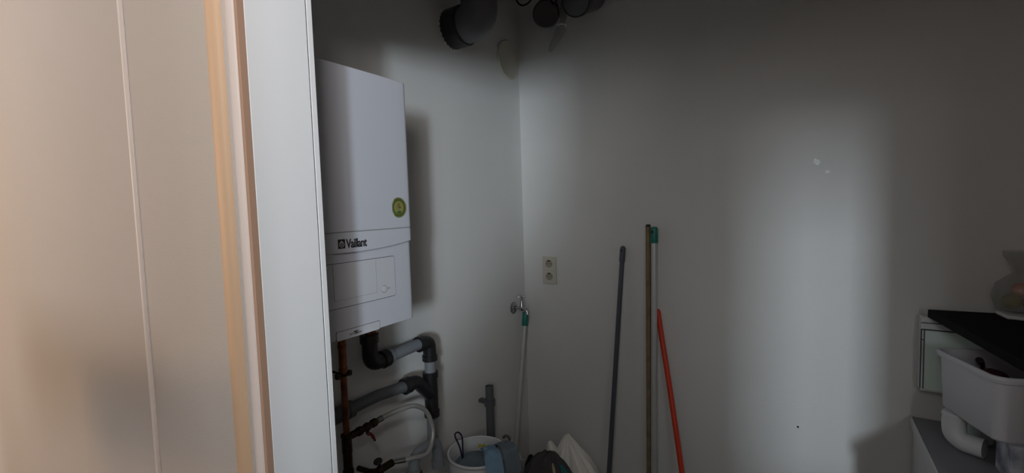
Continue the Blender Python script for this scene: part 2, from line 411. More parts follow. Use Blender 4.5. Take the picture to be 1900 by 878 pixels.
vb = obj('ball_valve', bm, M['brass'], cp)
bm = N(); tube(bm, smoothpath([(PX+.004,1.008,.828),(PX+.010,1.018,.824),(PX+.012,1.027,.808),(PX+.012,1.032,.795)],4), [.006]*4+[.0055]*5+[.004]*4, 10); obj('valve_lever', bm, M['red'], vb)

hs = thing('filling_hose', 'thin braided steel hose looping between the two small valves', 'hose', (PX,1.05,.68))
hp = smoothpath([(PX,1.0565,.854),(PX+.004,1.095,.858),(PX+.018,1.155,.862),(PX+.026,1.215,.852),(PX+.030,1.268,.812),(PX+.040,1.289,.748),(PX+.050,1.278,.700),(PX+.060,1.236,.665),(PX+.040,1.178,.668),(PX+.006,1.118,.674)],8)
bm = N(); tube(bm, hp, .0088, 12)
obj('braid', bm, M['braid'], hs)
bm = N(); tube(bm, [hp[0], hp[5]], .0108, 14); obj('ferrule', bm, M['chrome'], hs)
bm = N(); tube(bm, [hp[-1], hp[-6]], .0105, 14); obj('ferrule', bm, M['chrome'], hs)

lv = thing('drain_valve', 'small brass stop valve at the lower end of the braided hose', 'valve', (0,1.06,.66))
bm = N(); tube(bm, [(PX+.004,1.112,.6735),(PX,1.066,.672)], .0135, 14); lathe(bm, [(0,-.018),(.012,-.014),(.017,0),(.012,.014),(0,.018)], (PX,1.058,.672), (0,1,0), 18)
tube(bm, [(PX,1.05,.672),(PX-.03,1.035,.668),(0,1.03,.667)], .010, 12)
lvb = obj('valve_body', bm, M['brass'], lv)
bm = N(); cyl(bm, (PX,1.058,.685), (PX,1.052,.705), .005, n=10); lathe(bm, [(0,-.005),(.014,-.005),(.0165,0),(.014,.005),(0,.005)], (PX,1.050,.707), (0,-.25,1), 20); obj('hand_wheel', bm, M['blackpl'], lv)

# black and grey waste pipe
WX = .075
wp = thing('waste_pipe', 'grey and black plastic waste pipe stepping down the wall right of the boiler', 'waste pipe', (WX,1.33,.55))
bm = N(); cyl(bm, (WX,1.043,1.085), (WX,1.043,ZB_-.0005), .0108, n=16); cyl(bm, (WX,1.066,1.10), (WX,1.060,ZB_-.0005), .013, .011, n=16); obj('copper_outlet', bm, M['copper'], wp)
bm = N(); tube(bm, fillet([(WX,1.048,1.150),(WX,1.048,1.058),(WX,1.125,1.062)],.05), .0275, 22); tube(bm, [(WX,1.048,1.168),(WX,1.048,1.138)], .0325, 24); tube(bm, [(WX,1.098,1.0605),(WX,1.124,1.0622)], .0325, 24)
obj('elbow', bm, M['blackpl'], wp)
bm = N(); tube(bm, [(WX,1.122,1.062),(WX,1.29,1.068)], .0220, 22); tube(bm, [(WX,1.124,1.062),(WX,1.145,1.063)], .0265, 22); obj('grey_run', bm, M['greypl'], wp)
bm = N(); tube(bm, fillet([(WX,1.288,1.066),(WX,1.345,1.066),(WX,1.345,.995)],.045), .0265, 22); tube(bm, [(WX,1.282,1.066),(WX,1.305,1.066)], .0310, 24); tube(bm, [(WX,1.345,1.006),(WX,1.345,.985)], .0310, 24)
obj('elbow', bm, M['blackpl'], wp)
bm = N(); cyl(bm, (WX,1.345,.99), (WX,1.344,.915), .0225, n=22); obj('short_pipe', bm, M['greypl'], wp)
bm = N(); cyl(bm, (WX,1.344,.935), (WX,1.344,.755), .0275, n=24); cyl(bm, (WX,1.344,.938), (WX,1.344,.915), .0315, n=24); cyl(bm, (WX,1.344,.775), (WX,1.344,.752), .0315, n=24)
tube(bm, fillet([(WX,1.205,.925),(WX,1.262,.927),(WX,1.345,.838)],.045), .0265, 22); tube(bm, [(WX,1.198,.925),(WX,1.226,.926)], .0315, 24)
obj('branch_fitting', bm, M['blackpl'], wp)
bm = N(); tube(bm, [(.033,.955,.914),(.04,1.10,.920),(WX,1.21,.925)], .0215, 20); obj('grey_run', bm, M['darkgreypl'], wp)
bm = N(); tube(bm, [(.031,.885,.908),(.031,.985,.912)], .0265, 22); tube(bm, [(.031,.972,.911),(.031,.992,.912)], .0300, 22); obj('coupling', bm, M['darkgreypl'], wp)
bm = N(); cyl(bm, (WX,1.344,.76), (WX,1.342,.645), .0225, n=22); obj('lower_pipe', bm, M['greypl'], wp)
bm = N(); BX = WX+.02; tube(bm, fillet([(BX,1.212,.560),(BX,1.212,.655),(BX,1.345,.655),(BX,1.345,.545)],.045), .0215, 22); tube(bm, [(BX,1.345,.572),(BX,1.345,.540)], .0255, 24, hollow=.8); tube(bm, [(BX,1.212,.60),(BX,1.212,.575)], .0255, 22)
obj('return_bend', bm, M['greypl'], wp)
bm = N(); lathe(bm, [(.018,.06),(.030,.05),(.036,.02),(.036,-.03),(.024,-.05),(.024,-.534),(0,-.534)], (BX,1.212,.535), n=24); obj('trap', bm, M['blackpl'], wp)
# stub of grey pipe standing at the wall
sp = thing('stub_pipe', 'open dark grey pipe stub standing upright behind the round tub', 'pipe', (.06,1.765,0))
bm = N(); cyl(bm, (.06,1.762,0), (.058,1.768,.725), .0205, n=24, hollow=.86); obj('pipe', bm, M['darkgreypl'], sp)
bm = N(); cyl(bm, (.06,1.764,.628), (.06,1.764,.660), .0265, n=24)
box(bm, .0,.045,1.752,1.776,.636,.652); box(bm, .05,.07,1.786,1.797,.632,.648)
obj('pipe_clip', bm, M['darkgreypl'], sp)

# ------------------------------------------------------------------ tap, socket, wall disc
tp = thing('wall_tap', 'small chrome garden tap on the left wall near the corner', 'tap', (0,2.10,1.04))
bm = N(); lathe(bm, [(.034,0),(.034,.003),(.026,.009),(.012,.011),(.012,.013)], (0,2.095,1.042), (1,0,0), 32); obj('rosette', bm, M['chrome'], tp)
bm = N(); cyl(bm, (.01,2.095,1.042), (.058,2.088,1.043), .008, n=16); lathe(bm, [(0,-.016),(.010,-.014),(.0135,0),(.011,.014),(.008,.022),(.0065,.045),(.0045,.047),(.0045,.062)], (.058,2.088,1.047), n=20)
tube(bm, smoothpath([(.055,2.088,1.045),(.075,2.085,1.047),(.092,2.083,1.037),(.098,2.082,1.015)],6), [.009]*6+[.0085]*6+[.0085]*6+[.0095], 14)
obj('body', bm, M['chrome'], tp)
bm = N(); tube(bm, [(.040,2.076,1.108),(.076,2.100,1.108)], .0042, 10); tube(bm, [(.046,2.100,1.108),(.070,2.076,1.108)], .0042, 10); lathe(bm, [(0,-.004),(.008,-.003),(.008,.003),(0,.005)], (.058,2.088,1.108), n=16)
for a_, b_ in ((.040,2.076),(.076,2.100),(.046,2.100),(.070,2.076)): lathe(bm, [(0,-.005),(.005,0),(0,.005)], (a_,b_,1.108), n=10)
obj('cross_handle', bm, M['chrome'], tp)

so = thing('wall_socket', 'cream double wall socket on the back wall beside the corner', 'socket', (.166,YB,1.241))
bm = N(); prism(bm, rrect(.124,.208,1.166,1.317,.004,4), 0, .009, Matrix(((1,0,0,0),(0,0,-1,YB),(0,1,0,0),(0,0,0,1)))); plate = obj('cover_plate', bm, M['sock'], so, bevel=.002)
for zc in (1.279,1.209):
    bm = N(); prism(bm, rrect(.136,.196,zc-.0325,zc+.0325,.003,3), .0085, .0105, Matrix(((1,0,0,0),(0,0,-1,YB),(0,1,0,0),(0,0,0,1)))); ins = obj('socket_insert', bm, M['sock'], so, bevel=.0008)
    bm = N(); lathe(bm, [(.0215,.0100),(.0215,.0125),(.0195,.0125),(.0185,.0108),(0,.0108)], (.166,YB,zc), (0,-1,0), 36); wl = obj('socket_well', bm, M['sockdark'], ins)
    bm = N()
    for s in (-1,1): cyl(bm, (.166+s*.0095,YB-.0105,zc), (.166+s*.0095,YB-.0112,zc), .0027, n=12)
    obj('contact_hole', bm, M['hole'], ins)
    bm = N(); cyl(bm, (.166,YB-.0105,zc+.011), (.166,YB-.020,zc+.011), .0026, n=12); obj('earth_pin', bm, M['chrome'], ins)
    bm = N(); box(bm, .158,.174,YB-.0122,YB-.0105,zc+.0135,zc+.0185); obj('earth_slot', bm, M['hole'], ins)

bm = N(); lathe(bm, [(.102,0),(.102,.005),(.097,.009),(.094,.009),(.092,.0075),(0,.009)], (0,2.113,2.385), (1,0,0), 56)
tag(obj('vent_cover', bm, M['sock']), 'round cream blanking disc high on the left wall by the corner', 'vent cover')

# ------------------------------------------------------------------ ducts under the ceiling
de = thing('vent_duct', 'large grey duct elbow leaving the left wall and rising to the ceiling', 'duct', (0,1.655,2.40))
bm = N(); tube(bm, fillet([(.05,1.655,2.407),(.165,1.645,2.407),(.165,1.640,2.55),(.165,1.640,2.7995)],.12,12), .079, 32); obj('elbow', bm, M['duct'], de)
bm = N(); tube(bm, [(.0,1.655,2.407),(.075,1.653,2.407)], .086, 36); torus(bm, (.078,1.6525,2.407), .081, .006, (1,0,0), 36, 8); obj('collar', bm, M['ductdark'], de)
bm = N()
for k in range(26):
    a_ = 2*PI*k/26; rr = .089+.005*noise.noise((k*1.7,0,3)); lathe(bm, [(0,.006),(.006,.004),(.010+.004*noise.noise((k*.9,2,1)),0)], (0,1.655+rr*math.cos(a_),2.407+rr*math.sin(a_)), (1,0,0), 8)
obj('plaster_ring', bm, M['wall'], de)

d2 = thing('capped_duct', 'dark capped duct end hanging under the ceiling in the corner', 'duct', (.20,2.21,2.62))
bm = N(); A = Vector((.19,YB-.0005,2.645)); B = Vector((.352,1.90,2.468)); tube(bm, [A, A.lerp(B,.97), B], [.056,.056,.053], 30); obj('pipe', bm, M['ductdark'], d2)
bm = N(); d = (B-A).normalized(); tube(bm, [B-d*.05, B-d*.004, B+d*.004], [.061,.061,.055], 30); obj('end_cap', bm, M['blackpl'], d2)
d3 = thing('stub_duct', 'grey duct end beside the dark capped duct, cut off by the top of the photo', 'duct', (.47,YB,2.63))
bm = N(); A = Vector((.455,YB-.0005,2.63)); B = Vector((.475,1.955,2.512)); tube(bm, [A, B], .062, 30); obj('pipe', bm, M['duct'], d3)
bm = N(); d = (B-A).normalized(); tube(bm, [B-d*.045, B], .067, 30, hollow=.9); obj('end_collar', bm, M['ductdark'], d3)
cb = obj('cable', (lambda bm: (tube(bm, smoothpath([(.14,2.0,2.7995),(.17,1.93,2.66),(.195,1.90,2.575),(.235,1.885,2.532),(.29,1.87,2.535),(.33,1.86,2.60),(.35,1.87,2.7995)],8), .0042, 10), bm)[1])(N()), M['black'])
tag(cb, 'black cable loop hanging over the capped duct', 'cable')
cb = obj('cable', (lambda bm: (tube(bm, smoothpath([(.385,1.92,2.7995),(.384,1.88,2.60),(.394,1.87,2.51),(.412,1.865,2.485),(.432,1.868,2.52),(.438,1.90,2.61),(.435,1.95,2.7995)],8), .0036, 10), bm)[1])(N()), M['black'])
tag(cb, 'narrow black cable loop between the two duct ends', 'cable')
bg = thing('hanging_sleeve', 'clear plastic sleeve tied with a band hanging beside the duct ends', 'sleeve', (.30,2.1,2.37))
bm = N(); pts = smoothpath([(.350,2.10,2.7995),(.346,2.10,2.60),(.333,2.10,2.487),(.305,2.10,2.432),(.276,2.10,2.395),(.262,2.10,2.368)],8)
rs = [ (.019 if i<14 else .027-.020*((i-16)/(len(pts)-17)) ) for i in range(len(pts))]; rs[-1] = .003; rs[14]=rs[15]=rs[16]=.015; rs[17]=.021; rs[18]=.025
tube(bm, pts, rs, 14)
for v in bm.verts: v.co += Vector((1,0,0))*.003*noise.noise(v.co*60)
obj('sleeve', bm, M['film'], bg)
bm = N(); torus(bm, (.333,2.10,2.485), .020, .0055, (.15,0,1), 24, 8); obj('tie_band', bm, M['white'], bg)

# ------------------------------------------------------------------ poles leaning on the back wall
def pole(name, label, A, B, r, m, group=None, n=18, curve=None):
    """A top, B a lower point on the axis; runs to the floor"""
    A, B = Vector(A), Vector(B); d = (B-A).normalized(); F = A + d*((A.z-.002)/-d.z)
    t = thing(name, label, 'pole' if 'pole' in name else name.split('_')[-1], (F.x, F.y, 0), group)
    return t, A, F, d
t, A, F, d = pole('broom_pole', 'dark grey broom handle with a hanging hole, leaning alone nearest the corner socket', (.590,2.2045,1.387), (.53,2.12,.24), .013, 0)
bm = N(); cyl(bm, A+d*.05, F, .0118, n=18); obj('handle', bm, M['polegrey'], t)
bm = N(); tube(bm, [A, A+d*.006, A+d*.012, A+d*.075, A+d*.08], [.006,.0115,.0142,.0145,.0125], 18); gp = obj('grip', bm, M['polegrey'], t)
bm = N(); q = A+d*.022+Vector((.0,-.0135,0)); lathe(bm, [(.0052,0),(.0052,.0018),(0,.0018)], q, (0.15,-1,.1), 14); obj('hanging_hole', bm, M['hole'], gp)

t, A, F, d = pole('wooden_pole', 'bare wooden broom handle standing against the left side of the silver pole', (.7155,2.2065,1.493), (.728,2.14,.289), .0125, 0)
bm = N(); tube(bm, [A, A+d*.004, A+d*.012, F], [.006,.0105,.0120,.0120], 18); obj('handle', bm, M['polewood'], t)
bm = N(); tube(bm, [A+d*-.001, A+d*.010], [.0095,.0126], 18); obj('end_plug', bm, M['blackpl'], t)

t, A, F, d = pole('mop_pole', 'silver mop handle with a teal top cap beside the wooden pole', (.7465,2.200,1.483), (.755,2.125,.301), .015, 0)
bm = N(); cyl(bm, A+d*.07, F, .0140, n=20); obj('handle', bm, M['alu'], t)
bm = N(); tube(bm, [A, A+d*.004, A+d*.01, A+d*.075, A+d*.078], [.010,.0155,.0172,.0178,.0165], 20); cp_ = obj('end_cap', bm, M['teal'], t)
bm = N(); lathe(bm, [(.0058,0),(.0058,.0018),(0,.0018)], A+d*.024+Vector((-.004,-.0158,0)), (-.2,-1,.1), 14); obj('hanging_hole', bm, M['hole'], cp_)

t = thing('squeegee_pole', 'orange-red handle with a metal lower end leaning right of the silver pole', 'pole', (.95,2.02,0))
pts = smoothpath([(.757,2.2065,1.085),(.779,2.192,.955),(.817,2.158,.772),(.860,2.112,.560),(.897,2.072,.372)],8)
bm = N(); tube(bm, pts, [.006]+[.0122]*(len(pts)-1), 18); obj('handle', bm, M['redpole'], t)
e = pts[-1]; dd = (pts[-1]-pts[-4]).normalized(); F = e+dd*(e.z/-dd.z)
bm = N(); cyl(bm, e-dd*.01, F, .0095, n=16); obj('metal_end', bm, M['alu'], t)

t, A, F, d = pole('mop_pole', 'silver mop handle with a teal cap standing in the corner under the chrome tap', (.036,2.165,1.010), (.033,2.02,.25), .014, 0)
bm = N(); cyl(bm, A+d*.06, F, .0128, n=20); obj('handle', bm, M['alu'], t)
bm = N(); tube(bm, [A, A+d*.004, A+d*.012, A+d*.078, A+d*.08], [.008,.0145,.0172,.0175,.0160], 20); obj('end_cap', bm, M['teal'], t)

# ------------------------------------------------------------------ laundry in the corner
def wobble(bm, amp, sc, seed, ridge=0.):
    for v in bm.verts:
        n_ = v.normal if v.normal.length > 0 else Vector((0,0,1))
        q = v.co*sc+Vector((seed, seed*1.7, -seed))
        h = noise.noise(q)+.5*noise.noise(q*2.3)
        if ridge: h = (1-ridge)*h + ridge*(1-2*abs(noise.noise(q*1.3)))
        v.co += n_*amp*h
def blob(c, rad, seed, amp=.02, sc=8, ridge=.5, floor=None, sub=5, rot=0., power=1.):
    bm = N(); bmesh.ops.create_icosphere(bm, subdivisions=sub, radius=1)
    bm.normal_update()
    for v in bm.verts:
        p = v.co.copy()
        v.co = Vector((p.x*rad[0], p.y*rad[1], p.z*rad[2]))
    bm.normal_update()
    for v in bm.verts: pass
    wobble(bm, amp, sc, seed, ridge)
    bmesh.ops.transform(bm, matrix=Matrix.Translation(c) @ Matrix.Rotation(rot, 4, 'Z'), verts=bm.verts)
    if floor is not None:
        for v in bm.verts: v.co.z = max(v.co.z, floor)
    return bm
def sheet(fn, nu=40, nv=30, thick=.004):
    bm = N(); g = [[bm.verts.new(fn(u/nu, v/nv)) for v in range(nv+1)] for u in range(nu+1)]
    for i in range(nu):
        for j in range(nv): bm.faces.new((g[i][j], g[i+1][j], g[i+1][j+1], g[i][j+1]))
    bm.normal_update()
    bmesh.ops.solidify(bm, geom=bm.faces[:], thickness=thick)
    return bm
# round tub
TC = (.148,1.542)
tb = thing('laundry_tub', 'round white tub full of blue-grey cloths in front of the pipe stub', 'tub', (TC[0],TC[1],0))
bm = N(); lathe(bm, [(0,0),(.105,0),(.110,.006),(.127,.512),(.132,.516),(.134,.524),(.131,.530),(.125,.528),(.1225,.515),(.106,.012),(0,.012)], (TC[0],TC[1],0), n=64); bk = obj('shell', bm, M['white'], tb)
bm = N()
for k in range(9):
    a_ = math.radians(126-k*3.4); a2 = math.radians(126-(k+1)*3.4)
    ri = lambda z: .106+(z-.012)/.503*.0165-.0008
    pts = [(a_,.476+.004*math.sin(k*1.3)),(a2,.476+.004*math.sin((k+1)*1.3)),(a2,.492+.004*math.sin((k+1)*2.1)),(a_,.492+.004*math.sin(k*2.1))]
    bm.faces.new([bm.verts.new((TC[0]+ri(z)*math.cos(q),TC[1]+ri(z)*math.sin(q),z)) for q,z in pts])
bmesh.ops.remove_doubles(bm, verts=bm.verts, dist=.0002)
obj('printed_mark', bm, M['yellow'], tb, smooth=False)
bm = N()
def clothfn(cx, cy, R, z0, dome, seed, sc=9, amp=.022):
    def f(u, v):
        a_ = u*2*PI; r = v*R*(1+.06*noise.noise((math.cos(a_)*2, math.sin(a_)*2, seed)))
        x, y = cx+r*math.cos(a_), cy+r*math.sin(a_)
        p = Vector((x*sc, y*sc, seed)); h = (1-2*abs(noise.noise(p)))*.6+.4*noise.noise(p*2.2)
        return Vector((x, y, z0+dome*(1-v*v)+amp*h*(1-.35*v)))
    return f
bm = sheet(clothfn(TC[0]+.006,TC[1]-.012,.107,.472,.036,3.3), 56, 20, -.01)
tag(obj('cloth', bm, M['bluegrey']), 'rumpled blue-grey cloth filling the round white tub', 'cloth')
def strip(path, wdt, seed, amp=.006, thick=.006, up=Vector((0,0,1)), n=10):
    P = smoothpath(path, 10)
    def f(u, v):
        i = min(int(u*(len(P)-1)), len(P)-2); t_ = u*(len(P)-1)-i; p = P[i].lerp(P[i+1], t_); d_ = (P[i+1]-P[i]).normalized(); s = d_.cross(up).normalized()
        q = p+s*(v-.5)*wdt(u)
        q.z += amp*(1-2*abs(noise.noise((q.x*22, q.y*22, seed))))
        return q
    return sheet(f, len(P)-1, n, thick)
bm = strip([(.158,1.590,.512),(.195,1.560,.540),(.240,1.520,.556),(.278,1.482,.546),(.300,1.462,.470)], lambda u: .045+.035*u, 7.7, .010)
tag(obj('cloth', bm, M['lightblue']), 'light blue cloth folded over the front of the round tub', 'cloth')
bm = strip([(.188,1.622,.510),(.228,1.608,.545),(.268,1.590,.556),(.302,1.572,.540),(.318,1.564,.460)], lambda u: .050+.03*u, 2.2, .010)
tag(obj('cloth', bm, M['bluegrey']), 'grey-blue cloth hanging over the right rim of the round tub', 'cloth')
bm = N(); lp = smoothpath([(.096,1.50,.500),(.088,1.492,.556),(.070,1.490,.590),(.066,1.492,.606),(.076,1.498,.614),(.090,1.502,.606),(.096,1.504,.588),(.097,1.503,.556),(.098,1.502,.500)],6); tube(bm, lp, .0034, 8)
tag(obj('cord_loop', bm, M['navy']), 'dark navy hanging loop sticking up at the left of the tub', 'cord')
# small pale bottle behind the tub
bm = N(); lathe(bm, [(0,0),(.030,0),(.033,.006),(.033,.34),(.030,.375),(.018,.395),(.012,.405),(.013,.430),(0,.432)], (.118,1.845,0), n=28)
btl = thing('pump_bottle', 'pale bottle with a small nozzle between the round tub and the corner pole', 'bottle', (.118,1.845,0))
obj('body', bm, M['dullwhite'], btl)
bm = N(); tube(bm, smoothpath([(.118,1.845,.43),(.112,1.842,.447),(.098,1.836,.452),(.088,1.832,.440)],5), .0065, 10); obj('nozzle', bm, M['darkgreypl'], btl)

# white plastic bag behind, dark garment slumped over it
def profile_bag(c, ring, seed, n=72):
    """closed film bag: rings of (height, radius x, radius y, shift x, shift y)"""
    bm = N(); rows = []
    for (h, rx, ry, sx, sy) in ring:
        row = []
        for k in range(n):
            a_ = 2*PI*k/n; q = Vector((math.cos(a_)*2.2, math.sin(a_)*2.2, h*4+seed))
            w_ = 1+.10*(1-2*abs(noise.noise(q)))+.07*noise.noise(q*2.7)
            zz = h+(.03*noise.noise(q*1.6) if h > .05 else 0)
            row.append(bm.verts.new((c[0]+sx+rx*w_*math.cos(a_), c[1]+sy+ry*w_*math.sin(a_), max(zz,.001))))
        rows.append(row)
    for r0, r1 in zip(rows, rows[1:]):
        for k in range(n): bm.faces.new((r0[k], r0[(k+1)%n], r1[(k+1)%n], r1[k]))
    bm.faces.new(rows[0][::-1]); bm.faces.new(rows[-1])
    return bm
wb = thing('plastic_bag', 'crumpled white plastic bag rising to a peak behind the dark garment', 'bag', (.37,2.035,0))
bm = profile_bag((.375,2.035), [(0,.12,.10,0,0),(.03,.135,.112,0,0),(.12,.140,.115,0,0),(.20,.135,.112,0,0),(.26,.115,.095,-.002,0),(.31,.090,.075,-.008,.0),(.345,.068,.055,-.016,.0),(.375,.048,.036,-.022,.0),(.40,.028,.020,-.028,.0),(.425,.006,.005,-.032,0)], 4.4)
obj('film', bm, M['bagwhite'], wb)
bm = N(); P = smoothpath([(.270,2.02,.28),(.262,2.02,.325),(.250,2.02,.362),(.240,2.02,.372)],6)
tube(bm, P, [.045-.040*i/(len(P)-1) for i in range(len(P))], 14); wobble(bm, .010, 18, 2.0, .6); obj('ear', bm, M['bagwhite'], wb)
bm = blob((.196,1.915,.172), (.042,.045,.172), 8.2, .006, 14, .3, sub=4)
for v in bm.verts: v.co.z = max(v.co.z, .001)
bb = obj('black_pouch', bm, M['black']); tag(bb, 'small black pouch lying between the tub and the white bag', 'pouch')
ga = thing('garment_heap', 'dark grey garment heap with teal ribbon and beige motifs in front of the white bag', 'clothes', (.385,1.80,0))
GC = Vector((.378,1.79,.0))
def heap_pt(a_, h, off=0.):
    """surface of the heap: azimuth a_, height fraction h (0 floor .. 1 top)"""
    R = Vector((.145,.105)); prof = (1-h**5)**.5*(1-.06*h)
    q = Vector((math.cos(a_)*1.8, math.sin(a_)*1.8, h*2.2+5))
    w_ = 1+.11*(1-2*abs(noise.noise(q)))+.07*(1-2*abs(noise.noise(q*2.6)))-.05
    z = .455*h*(1+.07*noise.noise(q*1.3)*h)+.012*h*noise.noise((a_*0+math.cos(a_)*5*(1-h*.7), math.sin(a_)*5*(1-h*.7), 3))
    return Vector((GC.x-.010*h+(R.x*prof*w_+off)*math.cos(a_), GC.y+(R.y*prof*w_+off)*math.sin(a_), z+off*(h**3)))
bm = N(); rows = []; nh, na = 40, 80
for i in range(nh+1):
    h = i/nh
    rows.append([bm.verts.new(heap_pt(2*PI*k/na, min(h,.9995))) for k in range(na)])
for r0, r1 in zip(rows, rows[1:]):
    for k in range(na): bm.faces.new((r0[k], r0[(k+1)%na], r1[(k+1)%na], r1[k]))
bm.faces.new(rows[0][::-1]); bm.faces.new(rows[-1])
obj('fabric', bm, M['darkcloth'], ga)
def patch(az0, az1, h0, h1, off=.003, nu=8, nv=14, shape=None):
    bm = N(); g = []
    for i in range(nu+1):
        row = []
        for j in range(nv+1):
            u, v = i/nu, j/nv; a_ = az0+(az1-az0)*u; h = h0+(h1-h0)*v
            if shape: a_, h = shape(u, v, az0, az1, h0, h1)
            row.append(bm.verts.new(heap_pt(a_, h, off)))
        g.append(row)
    for i in range(nu):
        for j in range(nv): bm.faces.new((g[i][j], g[i+1][j], g[i+1][j+1], g[i][j+1]))
    return bm
obj('ribbon', patch(math.radians(-30), math.radians(-6), .42, .955, .004), M['tealcloth'], ga)
def oval(u, v, a0, a1, h0, h1):
    t_ = v*2*PI; return (a0+a1)/2+(a1-a0)/2*u*math.cos(t_), (h0+h1)/2+(h1-h0)/2*u*math.sin(t_)
for (p0, p1, q0, q1) in ((-58,-50,.86,.95),(-74,-58,.66,.80),(-60,-46,.72,.79),(-108,-103,.83,.87),(-84,-76,.60,.66)):
    obj('motif', patch(math.radians(p0), math.radians(p1), q0, q1, .0035, 6, 24, oval), M['motif'], ga)
bm = strip([(.238,1.70,.428),(.252,1.705,.455),(.262,1.70,.430),(.280,1.69,.448)], lambda u: .03, 1.2, .008, .002)
tag(obj('tissue', bm, M['tissue']), 'scrap of white tissue between the tub and the dark garment', 'tissue')

# ------------------------------------------------------------------ right-hand group
ap = thing('appliance_cabinet', 'low white appliance under the grey tub at the right edge', 'appliance', (1.99,1.97,0))
bm = N(); box(bm, 1.702,2.30,1.62,2.218,.0,.735, None); obj('body', bm, M['dullwhite'], ap, bevel=.006)
bm = N(); box(bm, 1.698,2.304,1.615,2.219,.735,.765, None); obj('top_panel', bm, M['greytop'], ap, bevel=.004)
bm = N(); box(bm, 1.694,1.6985,1.614,2.219,.728,.768); obj('edge_strip', bm, M['dullwhite'], ap, bevel=.0015)
bm = N(); box(bm, 1.74,2.26,1.612,1.62,.08,.66); obj('front_door', bm, M['dullwhite'], ap, bevel=.003)

wc = thing('wall_box', 'shallow white wall box with framed edges behind the grey tub', 'wall box', (1.90,YB,.88))
bm = N(); box(bm, 1.711,2.10,2.166,YB,.885,1.158); obj('body', bm, M['white'], wc, bevel=.004)
bm = N()
for q in ((1.7105,2.10,2.1645,2.168,1.1355,1.1385),(1.7105,2.10,2.1645,2.168,1.1105,1.1145),(1.7098,1.7125,2.1645,2.168,.895,1.112),(1.7180,1.7205,2.1645,2.168,.895,1.112),(1.7105,1.7200,2.1643,2.168,1.074,1.0765)): box(bm, *q)
obj('frame_line', bm, M['groove'], wc, smooth=False)
bm = N(); box(bm, 1.7215,2.09,2.163,2.1675,.893,1.109); obj('door', bm, M['mint'], wc, bevel=.0015)  # mint tint stands in for the lit far end of the tub

# rotated tub
ang = math.atan2(.308, .951)        # long side runs 18 degrees off the wall normal
TA = Vector((1.728,2.05,0)); U = Vector((.308,-.951,0)); V = Vector((.951,.308,0))
TM = Matrix(((U.x,V.x,0,TA.x),(U.y,V.y,0,TA.y),(0,0,1,0),(0,0,0,1)))
gt = thing('storage_tub', 'open grey-white plastic tub with rounded corners under the black board', 'tub', (1.92,1.97,.885))
def tubring(bm, ins, z, r): return [bm.verts.new(TM @ Vector((x,y,z))) for x, y in rrect(0+ins,.278-ins,0+ins,.29-ins,r,7)]
bm = N(); spec = [(.018,.885,.020),(.012,.892,.024),(.004,1.058,.030),(-.004,1.062,.034),(-.006,1.072,.034),(-.003,1.080,.034),(.003,1.080,.032),(.008,1.074,.030),(.017,.900,.024)]
rows = [tubring(bm, *s) for s in spec]
for r0, r1 in zip(rows, rows[1:]):
    for k in range(len(r0)): bm.faces.new((r0[k], r0[(k+1)%len(r0)], r1[(k+1)%len(r0)], r1[k]))
bm.faces.new(rows[0]); bm.faces.new(rows[-1]); obj('shell', bm, M['greyplastic'], gt)
bm = N()
for dx, dz in ((0,0),(.006,.003),(.002,.007),(.008,.010)): box(bm, .205+dx,.211+dx+.002, .0135-.004,.0165, .985+dz,.9872+dz, TM)
obj('moulded_mark', bm, M['inkgrey'], gt, smooth=False)
bm = blob((1.850,1.968,.972), (.050,.050,.075), 6.1, .012, 12, .5, sub=4); cl = obj('cloth', bm, M['maroon']); tag(cl, 'dark maroon cloth lying inside the grey-white tub', 'cloth')
bm = N(); cyl(bm, TM @ Vector((.212,.10,.902)), TM @ Vector((.212,.10,1.040)), .032, n=24); cyl(bm, TM @ Vector((.212,.10,1.040)), TM @ Vector((.212,.10,1.058)), .018, n=20)
tag(obj('canister', bm, M['darkgreypl'], bevel=.004), 'grey canister standing in the near end of the grey-white tub', 'canister')
bm = N(); tube(bm, smoothpath([TM @ Vector((.05,.10,.90)), TM @ Vector((.05,.105,1.01)), TM @ Vector((.052,.10,1.055))],5), .006, 10); cyl(bm, TM @ Vector((.047,.100,1.050)), TM @ Vector((.060,.088,1.062)), .010, n=14)
tag(obj('brush', bm, M['blackpl']), 'small black-tipped stick in the far end of the grey-white tub', 'brush')

# black board lying over wall box and tub
P0 = Vector((1.7245,2.160,1.1605)); P1 = Vector((1.868,1.800,1.1000)); P2 = Vector((2.10,2.176,1.166))
e1 = (P1-P0).normalized(); e2 = (P2-P0); e2 = (e2-e1*e2.dot(e1)).normalized(); nn = e2.cross(e1); nn = nn if nn.z > 0 else -nn
def bp(p): return p
Pts = [P0, P0+(P1-P0)*1.65, P0+(P1-P0)*1.65+(P2-P0)*.9, P2]
bm = N(); lo = [bm.verts.new(p) for p in Pts]; hi = [bm.verts.new(p+nn*.030) for p in Pts]
bm.faces.new(lo); bm.faces.new(hi)
for k in range(4): bm.faces.new((lo[k], lo[(k+1)%4], hi[(k+1)%4], hi[k]))
bd = thing('black_board', 'thick black board lying tilted across the grey-white tub', 'board', tuple(P0)); obj('panel', bm, M['black'], bd, bevel=.003)
bm = N(); s0 = P0+(P1-P0)*.55+(P2-P0)*.42+nn*.0305; tube(bm, [s0, s0+(P1-P0)*.25+(P2-P0)*.10], .0012, 6); obj('scuff_rib', bm, M['darkgreypl'], bd)
